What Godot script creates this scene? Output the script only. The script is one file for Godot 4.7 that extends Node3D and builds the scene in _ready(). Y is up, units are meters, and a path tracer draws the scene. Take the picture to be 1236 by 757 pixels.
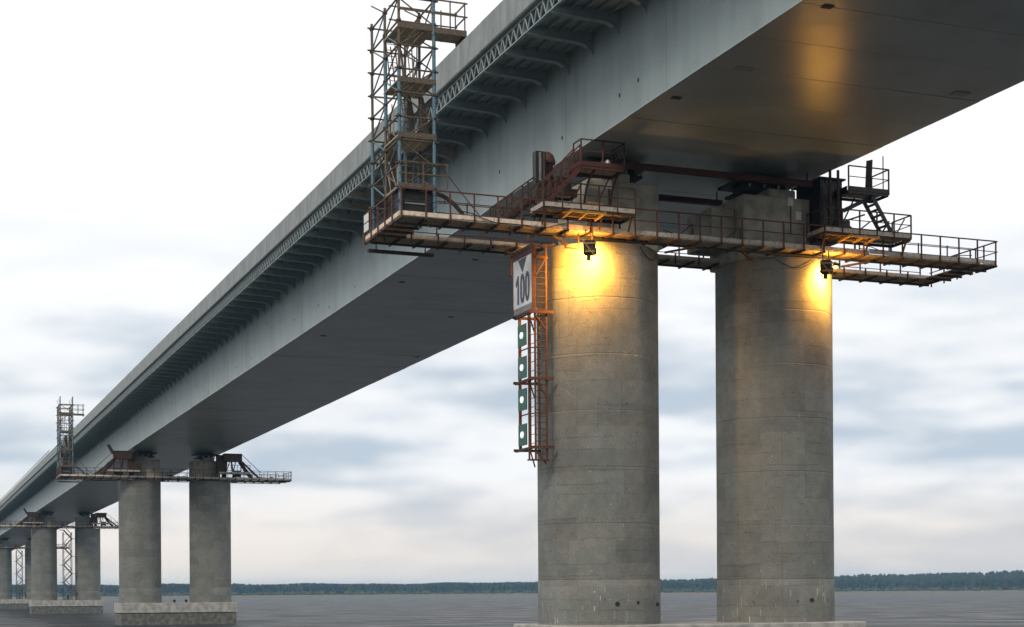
extends Node3D

# Axes: x runs across the bridge (t), -z runs away along the bridge (s), y is up from the water.
const GRADE := -0.00424          # fall of the deck along the bridge
const SPAN := 152.78             # distance from pier to pier
const SOFFIT := 24.59            # height of the girder's underside at the floodlit pier
var M := {}
var org := Vector3.ZERO          # base of the thing being built
var box_cache := {}
var tube_cache := {}
var names := {}
var rng := RandomNumberGenerator.new()

func P(t: float, y: float, s: float) -> Vector3:
	return Vector3(t, y, -s)

# ------------------------------------------------------------------ helpers
func numbered(called: String) -> String:
	var n: int = names.get(called, 0)
	names[called] = n + 1
	return called if n == 0 else "%s_%03d" % [called, n]

func tag(o: Node, label: String, category: String, group := "", kind := "") -> void:
	if label != "": o.set_meta("label", label)
	if category != "": o.set_meta("category", category)
	if group != "": o.set_meta("group", group)
	if kind != "": o.set_meta("kind", kind)

func thing(called: String, at: Vector3, label: String, category: String, group := "") -> Node3D:
	var o := Node3D.new()
	o.name = numbered(called)
	add_child(o)
	o.position = at
	org = at
	tag(o, label, category, group)
	return o

func copy(o: Node3D, base_name: String, at: Vector3, label: String) -> Node3D:
	var c: Node3D = o.duplicate()
	c.name = numbered(base_name)
	add_child(c)
	c.position = at
	c.set_meta("label", label)
	return c

func put(mi: MeshInstance3D, parent: Node3D, called: String, x: Transform3D) -> MeshInstance3D:
	mi.name = called
	parent.add_child(mi, true)
	if parent is MeshInstance3D:
		mi.transform = parent.transform.affine_inverse() * x
	else:
		mi.transform = x
	return mi

func unit_box(m: Material) -> Mesh:
	if not box_cache.has(m):
		var b := BoxMesh.new()
		b.size = Vector3.ONE
		b.material = m
		box_cache[m] = b
	return box_cache[m]

func unit_tube(m: Material) -> Mesh:
	if not tube_cache.has(m):
		var c := CylinderMesh.new()
		c.top_radius = 1.0; c.bottom_radius = 1.0; c.height = 1.0
		c.radial_segments = 8; c.rings = 0
		c.material = m
		tube_cache[m] = c
	return tube_cache[m]

# a box given by centre and size, in world/pier coordinates
func bx(parent: Node3D, called: String, c: Vector3, size: Vector3, m: Material, b := Basis()) -> MeshInstance3D:
	var mi := MeshInstance3D.new()
	mi.mesh = unit_box(m)
	return put(mi, parent, called, Transform3D(b * Basis.from_scale(size), c - org))

func aim(d: Vector3) -> Basis:      # local y along d
	var y := d.normalized()
	var ref := Vector3.UP if absf(y.y) < 0.9 else Vector3.RIGHT
	var x := ref.cross(y).normalized()
	return Basis(x, y, x.cross(y))

# square bar from a to b; w across, h in the up direction
func bar(parent: Node3D, called: String, a: Vector3, b: Vector3, w: float, h: float, m: Material) -> MeshInstance3D:
	var mi := MeshInstance3D.new()
	mi.mesh = unit_box(m)
	var d := b - a
	return put(mi, parent, called, Transform3D(aim(d) * Basis.from_scale(Vector3(w, d.length(), h)), (a + b) * 0.5 - org))

func tube(parent: Node3D, called: String, a: Vector3, b: Vector3, r: float, m: Material) -> MeshInstance3D:
	var mi := MeshInstance3D.new()
	mi.mesh = unit_tube(m)
	var d := b - a
	return put(mi, parent, called, Transform3D(aim(d) * Basis.from_scale(Vector3(r, d.length(), r)), (a + b) * 0.5 - org))

func own(parent: Node3D, called: String, mesh: Mesh, at := Vector3.ZERO, b := Basis()) -> MeshInstance3D:
	var mi := MeshInstance3D.new()
	mi.mesh = mesh
	return put(mi, parent, called, Transform3D(b, at - org))

func quad(st: SurfaceTool, a: Vector3, b: Vector3, c: Vector3, d: Vector3) -> void:   # seen clockwise
	for v in [a, b, c, a, c, d]: st.add_vertex(v)

# a block with chamfered edges, as one mesh round the origin
func bevel_box(size: Vector3, k: float, m: Material) -> ArrayMesh:
	var st := SurfaceTool.new()
	st.begin(Mesh.PRIMITIVE_TRIANGLES)
	st.set_smooth_group(-1)
	var h := size * 0.5
	var ps := []
	for sx in [-1, 1]:
		for sy in [-1, 1]:
			for sz in [-1, 1]:
				ps.append(Vector3(sx * (h.x - k), sy * h.y, sz * (h.z - k)))
				ps.append(Vector3(sx * h.x, sy * (h.y - k), sz * (h.z - k)))
				ps.append(Vector3(sx * (h.x - k), sy * (h.y - k), sz * h.z))
	hull(st, ps)
	st.generate_normals()
	st.set_material(m)
	return st.commit()

# faces of the convex hull of a small set of points
func hull(st: SurfaceTool, ps: Array) -> void:
	var n := ps.size()
	var done := {}
	for i in n:
		for j in range(i + 1, n):
			for k in range(j + 1, n):
				var nn: Vector3 = (ps[j] - ps[i]).cross(ps[k] - ps[i])
				if nn.length() < 1e-9: continue
				nn = nn.normalized()
				var up := 0
				var down := 0
				var on := []
				for q in n:
					var d: float = nn.dot(ps[q] - ps[i])
					if absf(d) < 1e-5: on.append(ps[q])
					elif d > 0: up += 1
					else: down += 1
				if up > 0 and down > 0: continue
				if up > 0: nn = -nn
				var key := "%.3f %.3f %.3f %.3f" % [nn.x + 0.0, nn.y + 0.0, nn.z + 0.0, nn.dot(ps[i])]
				if done.has(key): continue
				done[key] = true
				var c := Vector3.ZERO
				for q in on: c += q
				c /= on.size()
				var u: Vector3 = (on[0] - c).normalized()
				var v := nn.cross(u)
				on.sort_custom(func(a, b): return atan2((a - c).dot(v), (a - c).dot(u)) > atan2((b - c).dot(v), (b - c).dot(u)))
				for q in range(1, on.size() - 1):
					st.add_vertex(on[0]); st.add_vertex(on[q]); st.add_vertex(on[q + 1])

# prism of an outline in the x-y plane, extruded from z0 to z1
func prism(st: SurfaceTool, outline: PackedVector2Array, z0: float, z1: float) -> void:
	var o := outline
	if Geometry2D.is_polygon_clockwise(o):
		o = outline.duplicate()
		o.reverse()
	var ids := Geometry2D.triangulate_polygon(o)
	for k in range(0, ids.size(), 3):
		var a := o[ids[k]]; var b := o[ids[k + 1]]; var c := o[ids[k + 2]]
		if (b - a).cross(c - a) < 0:
			var w := b
			b = c
			c = w
		for v in [a, c, b]: st.add_vertex(Vector3(v.x, v.y, z1))
		for v in [a, b, c]: st.add_vertex(Vector3(v.x, v.y, z0))
	for k in o.size():
		var a := o[k]; var b := o[(k + 1) % o.size()]
		quad(st, Vector3(a.x, a.y, z1), Vector3(a.x, a.y, z0), Vector3(b.x, b.y, z0), Vector3(b.x, b.y, z1))

func finish(st: SurfaceTool, m: Material) -> ArrayMesh:
	st.generate_normals()
	st.set_material(m)
	return st.commit()

func start() -> SurfaceTool:
	var st := SurfaceTool.new()
	st.begin(Mesh.PRIMITIVE_TRIANGLES)
	st.set_smooth_group(-1)
	return st

# ------------------------------------------------------------------ textures and materials
func noise_bytes(seed_: int, freq: float, octaves: int, w: int, h: int, cell := false) -> PackedByteArray:
	var n := FastNoiseLite.new()
	n.seed = seed_
	n.frequency = freq
	n.fractal_octaves = octaves
	n.noise_type = FastNoiseLite.TYPE_CELLULAR if cell else FastNoiseLite.TYPE_SIMPLEX_SMOOTH
	return n.get_seamless_image(w, h).get_data()

func ramp_tex(seed_: int, freq: float, octaves: int, size: int, stops: Array, grain := 0.0) -> ImageTexture:
	# stops: [[at, Color sRGB], ...]
	var g := Gradient.new()
	g.offsets = PackedFloat32Array(stops.map(func(q): return q[0]))
	g.colors = PackedColorArray(stops.map(func(q): return q[1]))
	var lut := []
	for i in 256: lut.append(g.sample(i / 255.0))
	var a := noise_bytes(seed_, freq, octaves, size, size)
	var f := noise_bytes(seed_ + 7, 0.35, 2, size, size)
	var out := PackedByteArray()
	out.resize(size * size * 3)
	for i in size * size:
		var c: Color = lut[a[i]]
		var k := 1.0 + grain * (f[i] / 127.5 - 1.0)
		out[i * 3] = int(clampf(c.r * k * 255.0, 0, 255))
		out[i * 3 + 1] = int(clampf(c.g * k * 255.0, 0, 255))
		out[i * 3 + 2] = int(clampf(c.b * k * 255.0, 0, 255))
	var im := Image.create_from_data(size, size, false, Image.FORMAT_RGB8, out)
	im.generate_mipmaps()
	return ImageTexture.create_from_image(im)

func grey_tex(seed_: int, freq: float, octaves: int, size: int, lo := 0.0, hi := 1.0) -> ImageTexture:
	return ramp_tex(seed_, freq, octaves, size, [[0.0, Color(lo, lo, lo)], [1.0, Color(hi, hi, hi)]])

func normal_tex(seed_: int, freq: float, octaves: int, size: int, strength: float) -> ImageTexture:
	var im := Image.create_from_data(size, size, false, Image.FORMAT_L8, noise_bytes(seed_, freq, octaves, size, size))
	im.convert(Image.FORMAT_RGBA8)
	im.bump_map_to_normal_map(strength)
	return ImageTexture.create_from_image(im)

func mat(tex: Texture2D, rough: float, scale := 1.0, metal := 0.0, nrm: Texture2D = null, nscale := 1.0) -> StandardMaterial3D:
	var m := StandardMaterial3D.new()
	m.albedo_texture = tex
	m.roughness = rough
	m.metallic = metal
	m.uv1_triplanar = true
	m.uv1_world_triplanar = true
	m.uv1_scale = Vector3.ONE * scale
	if nrm:
		m.normal_enabled = true
		m.normal_texture = nrm
		m.normal_scale = nscale
	return m

func plain(c: Color, rough: float, metal := 0.0) -> StandardMaterial3D:
	var m := StandardMaterial3D.new()
	m.albedo_color = c
	m.roughness = rough
	m.metallic = metal
	return m

# the unrolled skin of a column: cast concrete with board marks, tie holes, drips and stains
func column_skin(seed_: int) -> Array:
	var w := 1024
	var h := 1024
	var big := noise_bytes(seed_, 0.006, 4, w, h)
	var mid := noise_bytes(seed_ + 1, 0.03, 4, w, h)
	var fine := noise_bytes(seed_ + 2, 0.25, 3, w, h)
	var warp := noise_bytes(seed_ + 3, 0.018, 3, w, h)
	var r := RandomNumberGenerator.new()
	r.seed = seed_
	var val := PackedFloat32Array()
	val.resize(w * h)
	var hgt := PackedFloat32Array()
	hgt.resize(w * h)
	for i in w * h:
		val[i] = 0.467 + (big[i] - 128) / 255.0 * 0.07 + (mid[i] - 128) / 255.0 * 0.06 + (fine[i] - 128) / 255.0 * 0.16
		hgt[i] = 0.5 + (mid[i] - 128) / 255.0 * 0.25 + (fine[i] - 128) / 255.0 * 0.2
	# each form panel took the mix a little differently
	for row in 17:
		for col in 8:
			var dv := r.randf_range(-0.022, 0.022)
			var x0 := col * 128 + (row % 2) * 23
			for yy in range(row * 60, mini(row * 60 + 60, h)):
				for xx in range(x0, x0 + 128): val[yy * w + xx % w] += dv
	# board marks: wavering, broken lines between the forms
	for row in 34:
		var y0 := row * 30 + r.randi_range(-5, 5)
		var x := 0
		while x < w:
			var run := r.randi_range(20, 130)
			var keep := r.randf() < 0.5
			var dark := r.randf_range(0.02, 0.09)
			if keep:
				for q in run:
					var xx := (x + q) % w
					var yy: int = clampi(y0 + int((warp[(y0 % h + h) % h * w + xx] - 128) * 0.035), 1, h - 2)
					var k := yy * w + xx
					val[k] -= dark
					val[k + w] -= dark * 0.5
					hgt[k] -= 0.3
			x += run
	# upright joints of the forms
	for col in 16:
		var x0 := col * 64 + r.randi_range(-4, 4)
		for piece in 20:
			if r.randf() < 0.55: continue
			for q in 51:
				var yy: int = piece * 51 + q
				var k: int = yy * w + ((x0 + int((warp[yy * w + 5] - 128) * 0.02)) % w + w) % w
				val[k] -= 0.07
				hgt[k] -= 0.2
	# short hair cracks and crazing
	for n in 420:
		var x := r.randf() * w
		var y := r.randf() * h
		var dir := r.randf() * TAU
		for q in r.randi_range(10, 38):
			dir += r.randf_range(-0.5, 0.5)
			x += cos(dir); y += sin(dir)
			if y < 1 or y > h - 2: break
			var k: int = int(y) * w + ((int(x) % w) + w) % w
			val[k] -= 0.05
			hgt[k] -= 0.12
	# pits, tie holes and pale splashes
	for n in 700:
		var x := r.randi_range(2, w - 3)
		var y := r.randi_range(2, h - 3)
		var pale := r.randf() < 0.3
		var rad := 1 if r.randf() < 0.85 else 2
		for dy in range(-rad, rad + 1):
			for dx in range(-rad, rad + 1):
				if dx * dx + dy * dy <= rad * rad: val[(y + dy) * w + x + dx] += 0.16 if pale else -0.15
	# runs of water and lime, mostly in the lowest lift
	for n in 110:
		var x := r.randi_range(3, w - 4)
		var low := n < 70
		var y := r.randi_range(int(h * 0.86), h - 30) if low else r.randi_range(0, int(h * 0.8))
		var ln := r.randi_range(8, 34) if low else r.randi_range(40, 150)
		var amount := r.randf_range(0.08, 0.34) if low else r.randf_range(-0.06, 0.03)
		var wd := r.randi_range(1, 3)
		for q in ln:
			if y + q >= h: break
			for dx in wd:
				val[(y + q) * w + clampi(x + dx, 0, w - 1)] += amount * (0.5 + 0.5 * (fine[(y + q) * w + x] / 255.0))
	var out := PackedByteArray()
	out.resize(w * h * 3)
	var nb := PackedByteArray()
	nb.resize(w * h)
	for i in w * h:
		var v := clampf(val[i], 0.12, 0.9)
		var t := (big[(i + 40000) % (w * h)] - 128) / 255.0 * 0.05
		out[i * 3] = int(v * (0.985 + t) * 255)
		out[i * 3 + 1] = int(v * 255 * 0.995)
		out[i * 3 + 2] = int(v * (0.95 - t) * 255)
		nb[i] = int(clampf(hgt[i], 0, 1) * 255)
	var im := Image.create_from_data(w, h, false, Image.FORMAT_RGB8, out)
	im.generate_mipmaps()
	var ni := Image.create_from_data(w, h, false, Image.FORMAT_L8, nb)
	ni.convert(Image.FORMAT_RGBA8)
	ni.bump_map_to_normal_map(3.0)
	return [ImageTexture.create_from_image(im), ImageTexture.create_from_image(ni)]

func make_materials() -> void:
	var fine_n := normal_tex(31, 0.08, 4, 512, 2.0)
	for k in 2:
		var skin := column_skin(100 + k * 17)
		var m := StandardMaterial3D.new()
		m.albedo_texture = skin[0]
		m.normal_enabled = true
		m.normal_texture = skin[1]
		m.normal_scale = 0.6
		m.roughness = 0.88
		M["column_%d" % k] = m
	M.concrete = mat(ramp_tex(3, 0.012, 5, 512, [[0.0, Color(0.48, 0.47, 0.43)], [0.5, Color(0.61, 0.60, 0.55)], [1.0, Color(0.71, 0.70, 0.65)]], 0.10), 0.9, 0.16, 0.0, fine_n, 0.6)
	M.pale_concrete = mat(ramp_tex(5, 0.015, 5, 512, [[0.0, Color(0.52, 0.52, 0.50)], [0.5, Color(0.63, 0.62, 0.60)], [1.0, Color(0.74, 0.73, 0.71)]], 0.10), 0.9, 0.14, 0.0, fine_n, 0.6)
	M.wet_concrete = mat(ramp_tex(6, 0.014, 5, 512, [[0.0, Color(0.27, 0.275, 0.26)], [0.5, Color(0.37, 0.37, 0.35)], [1.0, Color(0.50, 0.49, 0.47)]], 0.10), 0.8, 0.14, 0.0, fine_n, 0.6)
	M.fascia = mat(ramp_tex(8, 0.01, 5, 512, [[0.0, Color(0.46, 0.48, 0.48)], [0.5, Color(0.53, 0.555, 0.555)], [1.0, Color(0.59, 0.61, 0.61)]], 0.05), 0.75, 0.09, 0.0, fine_n, 0.3)
	M.fascia.uv1_scale = Vector3(0.16, 0.05, 0.16)
	# one grey paint on all of the girder's steel
	var paint := ramp_tex(9, 0.008, 5, 512, [[0.04, Color(0.52, 0.565, 0.57)], [0.3, Color(0.56, 0.61, 0.615)], [0.55, Color(0.58, 0.635, 0.64)], [1.0, Color(0.62, 0.67, 0.675)]], 0.05)
	M.web = mat(paint, 0.55, 0.06, 0.0, fine_n, 0.15)
	M.web.uv1_scale = Vector3(0.10, 0.022, 0.10)
	M.soffit = mat(paint, 0.29, 0.05)
	M.soffit.metallic_specular = 0.75
	M.soffit.normal_enabled = true
	M.soffit.normal_texture = normal_tex(12, 0.006, 3, 512, 1.5)
	M.soffit.normal_scale = 0.25
	M.bracket = mat(paint, 0.6, 0.1)
	M.pale_steel = mat(paint, 0.5, 0.3)
	var rust_stops := [[0.0, Color(0.12, 0.095, 0.085)], [0.4, Color(0.23, 0.165, 0.135)], [0.65, Color(0.31, 0.21, 0.165)], [1.0, Color(0.42, 0.29, 0.22)]]
	M.rust = mat(ramp_tex(17, 0.03, 5, 512, rust_stops, 0.2), 0.85, 0.6)
	M.red_rust = mat(ramp_tex(18, 0.03, 5, 512, [[0.0, Color(0.19, 0.12, 0.105)], [0.5, Color(0.36, 0.215, 0.18)], [1.0, Color(0.48, 0.30, 0.25)]], 0.15), 0.75, 0.6)
	M.orange_rust = mat(ramp_tex(28, 0.03, 5, 512, [[0.0, Color(0.20, 0.125, 0.09)], [0.5, Color(0.36, 0.22, 0.145)], [1.0, Color(0.47, 0.30, 0.20)]], 0.15), 0.75, 0.6)
	M.old_pipe = mat(ramp_tex(19, 0.04, 5, 512, [[0.0, Color(0.20, 0.17, 0.14)], [0.5, Color(0.36, 0.32, 0.27)], [1.0, Color(0.50, 0.45, 0.38)]], 0.15), 0.7, 0.5)
	M.blue_pipe = mat(ramp_tex(20, 0.04, 5, 512, [[0.0, Color(0.26, 0.24, 0.22)], [0.38, Color(0.30, 0.42, 0.48)], [1.0, Color(0.44, 0.60, 0.67)]], 0.1), 0.6, 0.5)
	M.black_steel = mat(ramp_tex(21, 0.04, 4, 256, [[0.0, Color(0.08, 0.08, 0.085)], [1.0, Color(0.19, 0.19, 0.20)]], 0.1), 0.6, 0.5)
	M.plank = mat(ramp_tex(22, 0.02, 5, 512, [[0.0, Color(0.52, 0.48, 0.41)], [0.5, Color(0.71, 0.67, 0.59)], [1.0, Color(0.80, 0.76, 0.68)]], 0.12), 0.9, 0.35)
	M.lit_board = mat(ramp_tex(23, 0.02, 5, 512, [[0.0, Color(0.66, 0.58, 0.50)], [0.35, Color(0.88, 0.80, 0.71)], [1.0, Color(0.94, 0.88, 0.81)]], 0.08), 0.85, 0.35)  # paler board colour, standing in for stronger light at the left end
	M.plain_board = mat(ramp_tex(24, 0.02, 5, 512, [[0.0, Color(0.48, 0.45, 0.41)], [0.4, Color(0.71, 0.67, 0.62)], [1.0, Color(0.80, 0.77, 0.72)]], 0.08), 0.85, 0.35)
	M.sign_white = mat(ramp_tex(25, 0.02, 5, 256, [[0.0, Color(0.84, 0.84, 0.85)], [0.45, Color(0.94, 0.94, 0.95)], [1.0, Color(0.97, 0.97, 0.97)]], 0.03), 0.5, 0.3)
	M.sign_grey = mat(ramp_tex(26, 0.03, 5, 256, [[0.0, Color(0.45, 0.43, 0.43)], [1.0, Color(0.66, 0.64, 0.64)]], 0.05), 0.6, 0.4)
	M.sign_dark = plain(Color(0.13, 0.16, 0.20), 0.5)
	M.green = mat(ramp_tex(27, 0.03, 4, 256, [[0.0, Color(0.02, 0.26, 0.21)], [1.0, Color(0.04, 0.38, 0.30)]], 0.05), 0.5, 0.5)
	M.lens = plain(Color(0.93, 0.95, 0.93), 0.15)
	M.lens.emission_enabled = true
	M.lens.emission = Color(0.9, 1.0, 0.95)
	M.lens.emission_energy_multiplier = 0.7
	M.bare_metal = plain(Color(0.78, 0.80, 0.80), 0.3, 0.7)
	M.lamplight_yellow = plain(Color(0.62, 0.50, 0.26), 0.5)  # lamplight's yellow put into the colour of bars and fittings near the lamps
	M.paper = plain(Color(0.85, 0.85, 0.83), 0.8)
	var g := plain(Color(1, 0.8, 0.45), 0.4)
	g.emission_enabled = true
	g.emission = Color(1.0, 0.62, 0.20)
	g.emission_energy_multiplier = 12.0
	M.bulb = g

# ------------------------------------------------------------------ sky
func make_sky() -> Sky:
	var w := 2048
	var h := 1024
	var n1 := FastNoiseLite.new()
	n1.seed = 5; n1.frequency = 1.0; n1.fractal_octaves = 5
	n1.noise_type = FastNoiseLite.TYPE_SIMPLEX_SMOOTH
	var n2 := FastNoiseLite.new()
	n2.seed = 12; n2.frequency = 1.0; n2.fractal_octaves = 3
	n2.noise_type = FastNoiseLite.TYPE_SIMPLEX_SMOOTH
	var data := PackedFloat32Array()
	for row in h:
		var el := (0.5 - (row + 0.5) / h) * PI
		var deg := rad_to_deg(el)
		var line := PackedFloat32Array()
		line.resize(w * 3)
		if deg < -1.0 or deg > 60.0:
			var c := Vector3(1.06, 1.07, 1.09) if deg > 0 else Vector3(0.16, 0.16, 0.17)
			for x in w:
				line[x * 3] = c.x; line[x * 3 + 1] = c.y; line[x * 3 + 2] = c.z
		else:
			var cover := smoothstep(15.0, 6.0, deg)          # broken cloud low down, an even white sheet above
			var warm := smoothstep(5.0, 1.0, deg)
			var rr := cos(el)
			for x in w:
				var az := (x + 0.5) / w * TAU
				var dx := rr * cos(az)
				var dz := rr * sin(az)
				var a := n1.get_noise_3d(dx * 2.6, el * 15.0, dz * 2.6) * 0.5 + 0.5
				var b := n2.get_noise_3d(dx * 5.0 + 9.0, el * 34.0, dz * 5.0) * 0.5 + 0.5
				var d := n1.get_noise_3d(dx * 16.0, el * 80.0 + 4.0, dz * 16.0) * 0.5 + 0.5
				var k := smoothstep(0.32, 0.61, a * 0.5 + b * 0.28 + d * 0.22)
				var blue := Vector3(0.47, 0.57, 0.68).lerp(Vector3(0.80, 0.75, 0.72), warm * 0.85)
				var lit := Vector3(0.98, 1.0, 1.02).lerp(Vector3(0.99, 0.90, 0.82), warm)
				var low := blue.lerp(lit, k)
				var c := Vector3(1.06, 1.07, 1.09).lerp(low, cover)
				line[x * 3] = c.x; line[x * 3 + 1] = c.y; line[x * 3 + 2] = c.z
		data.append_array(line)
	var im := Image.create_from_data(w, h, false, Image.FORMAT_RGBF, data.to_byte_array())
	var pm := PanoramaSkyMaterial.new()
	pm.panorama = ImageTexture.create_from_image(im)
	var sky := Sky.new()
	sky.sky_material = pm
	return sky

# ------------------------------------------------------------------ the girder
func gy(s: float) -> float:
	return GRADE * s

func make_girder() -> void:
	var s0 := -84.0
	var s1 := 640.5
	var g := thing("bridge_girder", P(0, SOFFIT, 0), "long grey steel box girder bridge with bracketed deck edge", "bridge")
	var tilt := Basis(Vector3.RIGHT, atan(GRADE))     # the girder's own fall
	# bottom plates, each very slightly out of true
	var n := int((s1 - s0) / 3.5)
	for i in n:
		var s := s0 + (i + 0.5) * 3.5
		var b := tilt * Basis(Vector3.RIGHT, rng.randf_range(-0.0022, 0.0022)) * Basis(Vector3.BACK, rng.randf_range(-0.0012, 0.0012))
		bx(g, "soffit_plate", P(0, SOFFIT + 0.02 + gy(s) + rng.randf_range(-0.008, 0.008), s), Vector3(13.1, 0.04, 3.465), M.soffit, b)
	# inner bottom behind the joints
	var mid := (s0 + s1) * 0.5
	bx(g, "bottom_flange", P(0, SOFFIT + 0.075 + gy(mid), mid), Vector3(12.7, 0.04, s1 - s0), M.bracket, tilt)
	# webs
	for side in [-1, 1]:
		for i in int(n / 3.0):
			var s := s0 + (i + 0.5) * 10.5
			var wp := bx(g, "web_plate", P(side * 6.4 + side * rng.randf_range(-0.004, 0.004), SOFFIT + 0.1 + 2.41 + gy(s), s), Vector3(0.04, 4.8, 10.485), M.web, tilt)
			if side < 0: bx(wp, "weld_seam", P(side * 6.425, SOFFIT + 2.5 + gy(s + 5.25), s + 5.25), Vector3(0.014, 4.75, 0.05), M.web, tilt)
			if side < 0 and s > -30 and s < 160:
				for q in 2:
					bx(wp, "bolt_plate", P(side * 6.435, SOFFIT + rng.randf_range(0.5, 4.6) + gy(s), s + rng.randf_range(-5, 5)), Vector3(0.02, 0.16, 0.1), M.black_steel)
	# deck slab and its longitudinal ribs
	bx(g, "deck_slab", P(0, 29.77 + gy(mid), mid), Vector3(19.8, 0.5, s1 - s0), M.bracket, tilt)
	for k in 5:
		var t := -6.85 - k * 0.62
		bx(g, "deck_rib", P(t, 29.43 + gy(mid), mid), Vector3(0.05, 0.16, s1 - s0), M.bracket, tilt)
	# cantilever brackets: a plate with a curved toe on the web and a bottom flange
	var st := start()
	var o := PackedVector2Array([Vector2(-6.42, 29.53), Vector2(-9.85, 29.53), Vector2(-9.85, 29.08), Vector2(-7.25, 29.0), Vector2(-6.95, 28.95), Vector2(-6.72, 28.84), Vector2(-6.54, 28.66), Vector2(-6.42, 28.42)])
	prism(st, o, -0.02, 0.02)
	var bracket := finish(st, M.bracket)
	st = start()
	prism(st, PackedVector2Array([Vector2(-9.86, 29.08), Vector2(-7.25, 29.0), Vector2(-6.95, 28.95), Vector2(-6.72, 28.84), Vector2(-6.75, 28.8), Vector2(-6.97, 28.905), Vector2(-7.26, 28.955), Vector2(-9.86, 29.03)]), -0.16, 0.16)
	var flange := finish(st, M.web)
	var nb := int((s1 - s0) / 2.75)
	for i in nb:
		var s := s0 + (i + 0.36) * 2.75
		if s < -30: continue
		var bk := own(g, "bracket", bracket, P(0, gy(s), s), Basis())
		own(bk, "bracket_flange", flange, P(0, gy(s), s), Basis())
	# edge panels of the deck
	st = start()
	prism(st, PackedVector2Array([Vector2(-10.06, 29.62), Vector2(-10.2, 29.66), Vector2(-10.24, 29.72), Vector2(-10.2, 31.06), Vector2(-10.17, 31.12), Vector2(-9.98, 31.12), Vector2(-9.98, 29.62)]), -1.366, 1.366)
	var panel := finish(st, M.fascia)
	for i in nb:
		var s := s0 + (i + 0.5) * 2.75
		if s < -34: continue
		own(g, "edge_panel", panel, P(rng.randf_range(-0.006, 0.006), gy(s) + rng.randf_range(-0.006, 0.006), s), tilt)
	bx(g, "edge_beam", P(-9.95, 30.28 + gy(mid), mid), Vector3(0.03, 1.3, s1 - s0), M.bracket, tilt)
	bx(g, "edge_beam", P(10.1, 30.4 + gy(mid), mid), Vector3(0.22, 1.4, s1 - s0), M.fascia, tilt)
	# the lattice tray hung under the edge
	var tray := bx(g, "cable_tray", P(-10.0, 28.86 + gy(mid), mid), Vector3(0.05, 0.055, s1 - s0), M.bracket, tilt)
	bx(tray, "top_chord", P(-10.0, 29.56 + gy(mid), mid), Vector3(0.05, 0.055, s1 - s0), M.bracket, tilt)
	st = start()
	for q in 5:
		for d in [[0.0, 0.35], [0.7, 0.35]]:
			var a := Vector3(-10.0, 28.88, -(q * 0.7 + d[0]))
			var b2 := Vector3(-10.0, 29.54, -(q * 0.7 + d[1]))
			var e := (b2 - a).normalized()
			var f := e.cross(Vector3.RIGHT) * 0.026
			var r := Vector3.RIGHT * 0.02
			var ps := []
			for sa in [-1, 1]:
				for sb in [-1, 1]:
					ps.append(a + f * sa + r * sb)
					ps.append(b2 + f * sa + r * sb)
			hull(st, ps)
	var lace := finish(st, M.pale_steel)
	for i in n:
		var s := s0 + i * 3.5
		if s < -34: continue
		own(g, "lacing", lace, P(0, gy(s), s), Basis())
	# hatches and patches in the soffit
	for hch in [[-5.75, -10.1, 0.4, 0.25, M.black_steel], [-4.9, -14.25, 0.8, 0.4, M.pale_steel], [5.1, -14.6, 0.7, 0.45, M.bracket], [-5.4, -21.0, 0.4, 0.3, M.black_steel], [-3.0, 22.0, 0.4, 0.3, M.black_steel], [2.0, 41.0, 0.4, 0.3, M.black_steel], [4.2, 33.0, 0.5, 0.3, M.black_steel], [-4.8, 52.0, 0.4, 0.4, M.black_steel], [-5.2, 30.0, 0.35, 0.3, M.black_steel], [5.5, 60.0, 0.35, 0.3, M.black_steel]]:
		bx(g, "hatch_cover", P(hch[0], SOFFIT - 0.012 + gy(hch[1]), hch[1]), Vector3(hch[2], 0.03, hch[3]), hch[4], tilt)
	# railing on the far part of the deck edge
	var rail := bx(g, "guard_rail", P(-10.08, 31.62 + gy(430), 430), Vector3(0.09, 0.09, 400), M.pale_steel, tilt)
	for i in 100:
		var s := 232.0 + i * 4.0
		bx(rail, "rail_post", P(-10.08, 31.36 + gy(s), s), Vector3(0.08, 0.5, 0.08), M.pale_steel)

# ------------------------------------------------------------------ piers
func ring(a: float, r: float) -> Vector2:
	# nearly round, with the faint flats of the forms
	var k := fposmod(a + PI / 8, PI / 4) - PI / 8
	var oct := 0.96 / cos(k)
	var f := lerpf(1.0, oct, 0.45)
	return Vector2(cos(a), sin(a)) * r * f

func lathe(st: SurfaceTool, prof: Array, y_top: float) -> void:
	var n := 72
	var grid := []
	for q in prof:
		var row := []
		for i in n + 1:
			var v := ring(TAU * i / n, q.y)
			row.append(Vector3(v.x, q.x, v.y))
		grid.append(row)
	for j in prof.size() - 1:
		for i in n:
			var a: Vector3 = grid[j][i]; var b: Vector3 = grid[j][i + 1]
			var c: Vector3 = grid[j + 1][i + 1]; var d: Vector3 = grid[j + 1][i]
			var u0 := float(i) / n; var u1 := float(i + 1) / n
			var v0: float = (y_top - prof[j].x) / 18.0; var v1: float = (y_top - prof[j + 1].x) / 18.0
			for p in [[a, u0, v0], [b, u1, v0], [c, u1, v1], [a, u0, v0], [c, u1, v1], [d, u0, v1]]:
				st.set_uv(Vector2(p[1], p[2]))
				st.add_vertex(p[0])
	var top: Array = grid[grid.size() - 1]
	for i in n:
		for v in [Vector3(0, prof[prof.size() - 1].x, 0), top[i], top[i + 1]]:
			st.set_uv(Vector2(0.5 + v.x * 0.05, 0.5 + v.z * 0.05))
			st.add_vertex(v)

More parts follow.
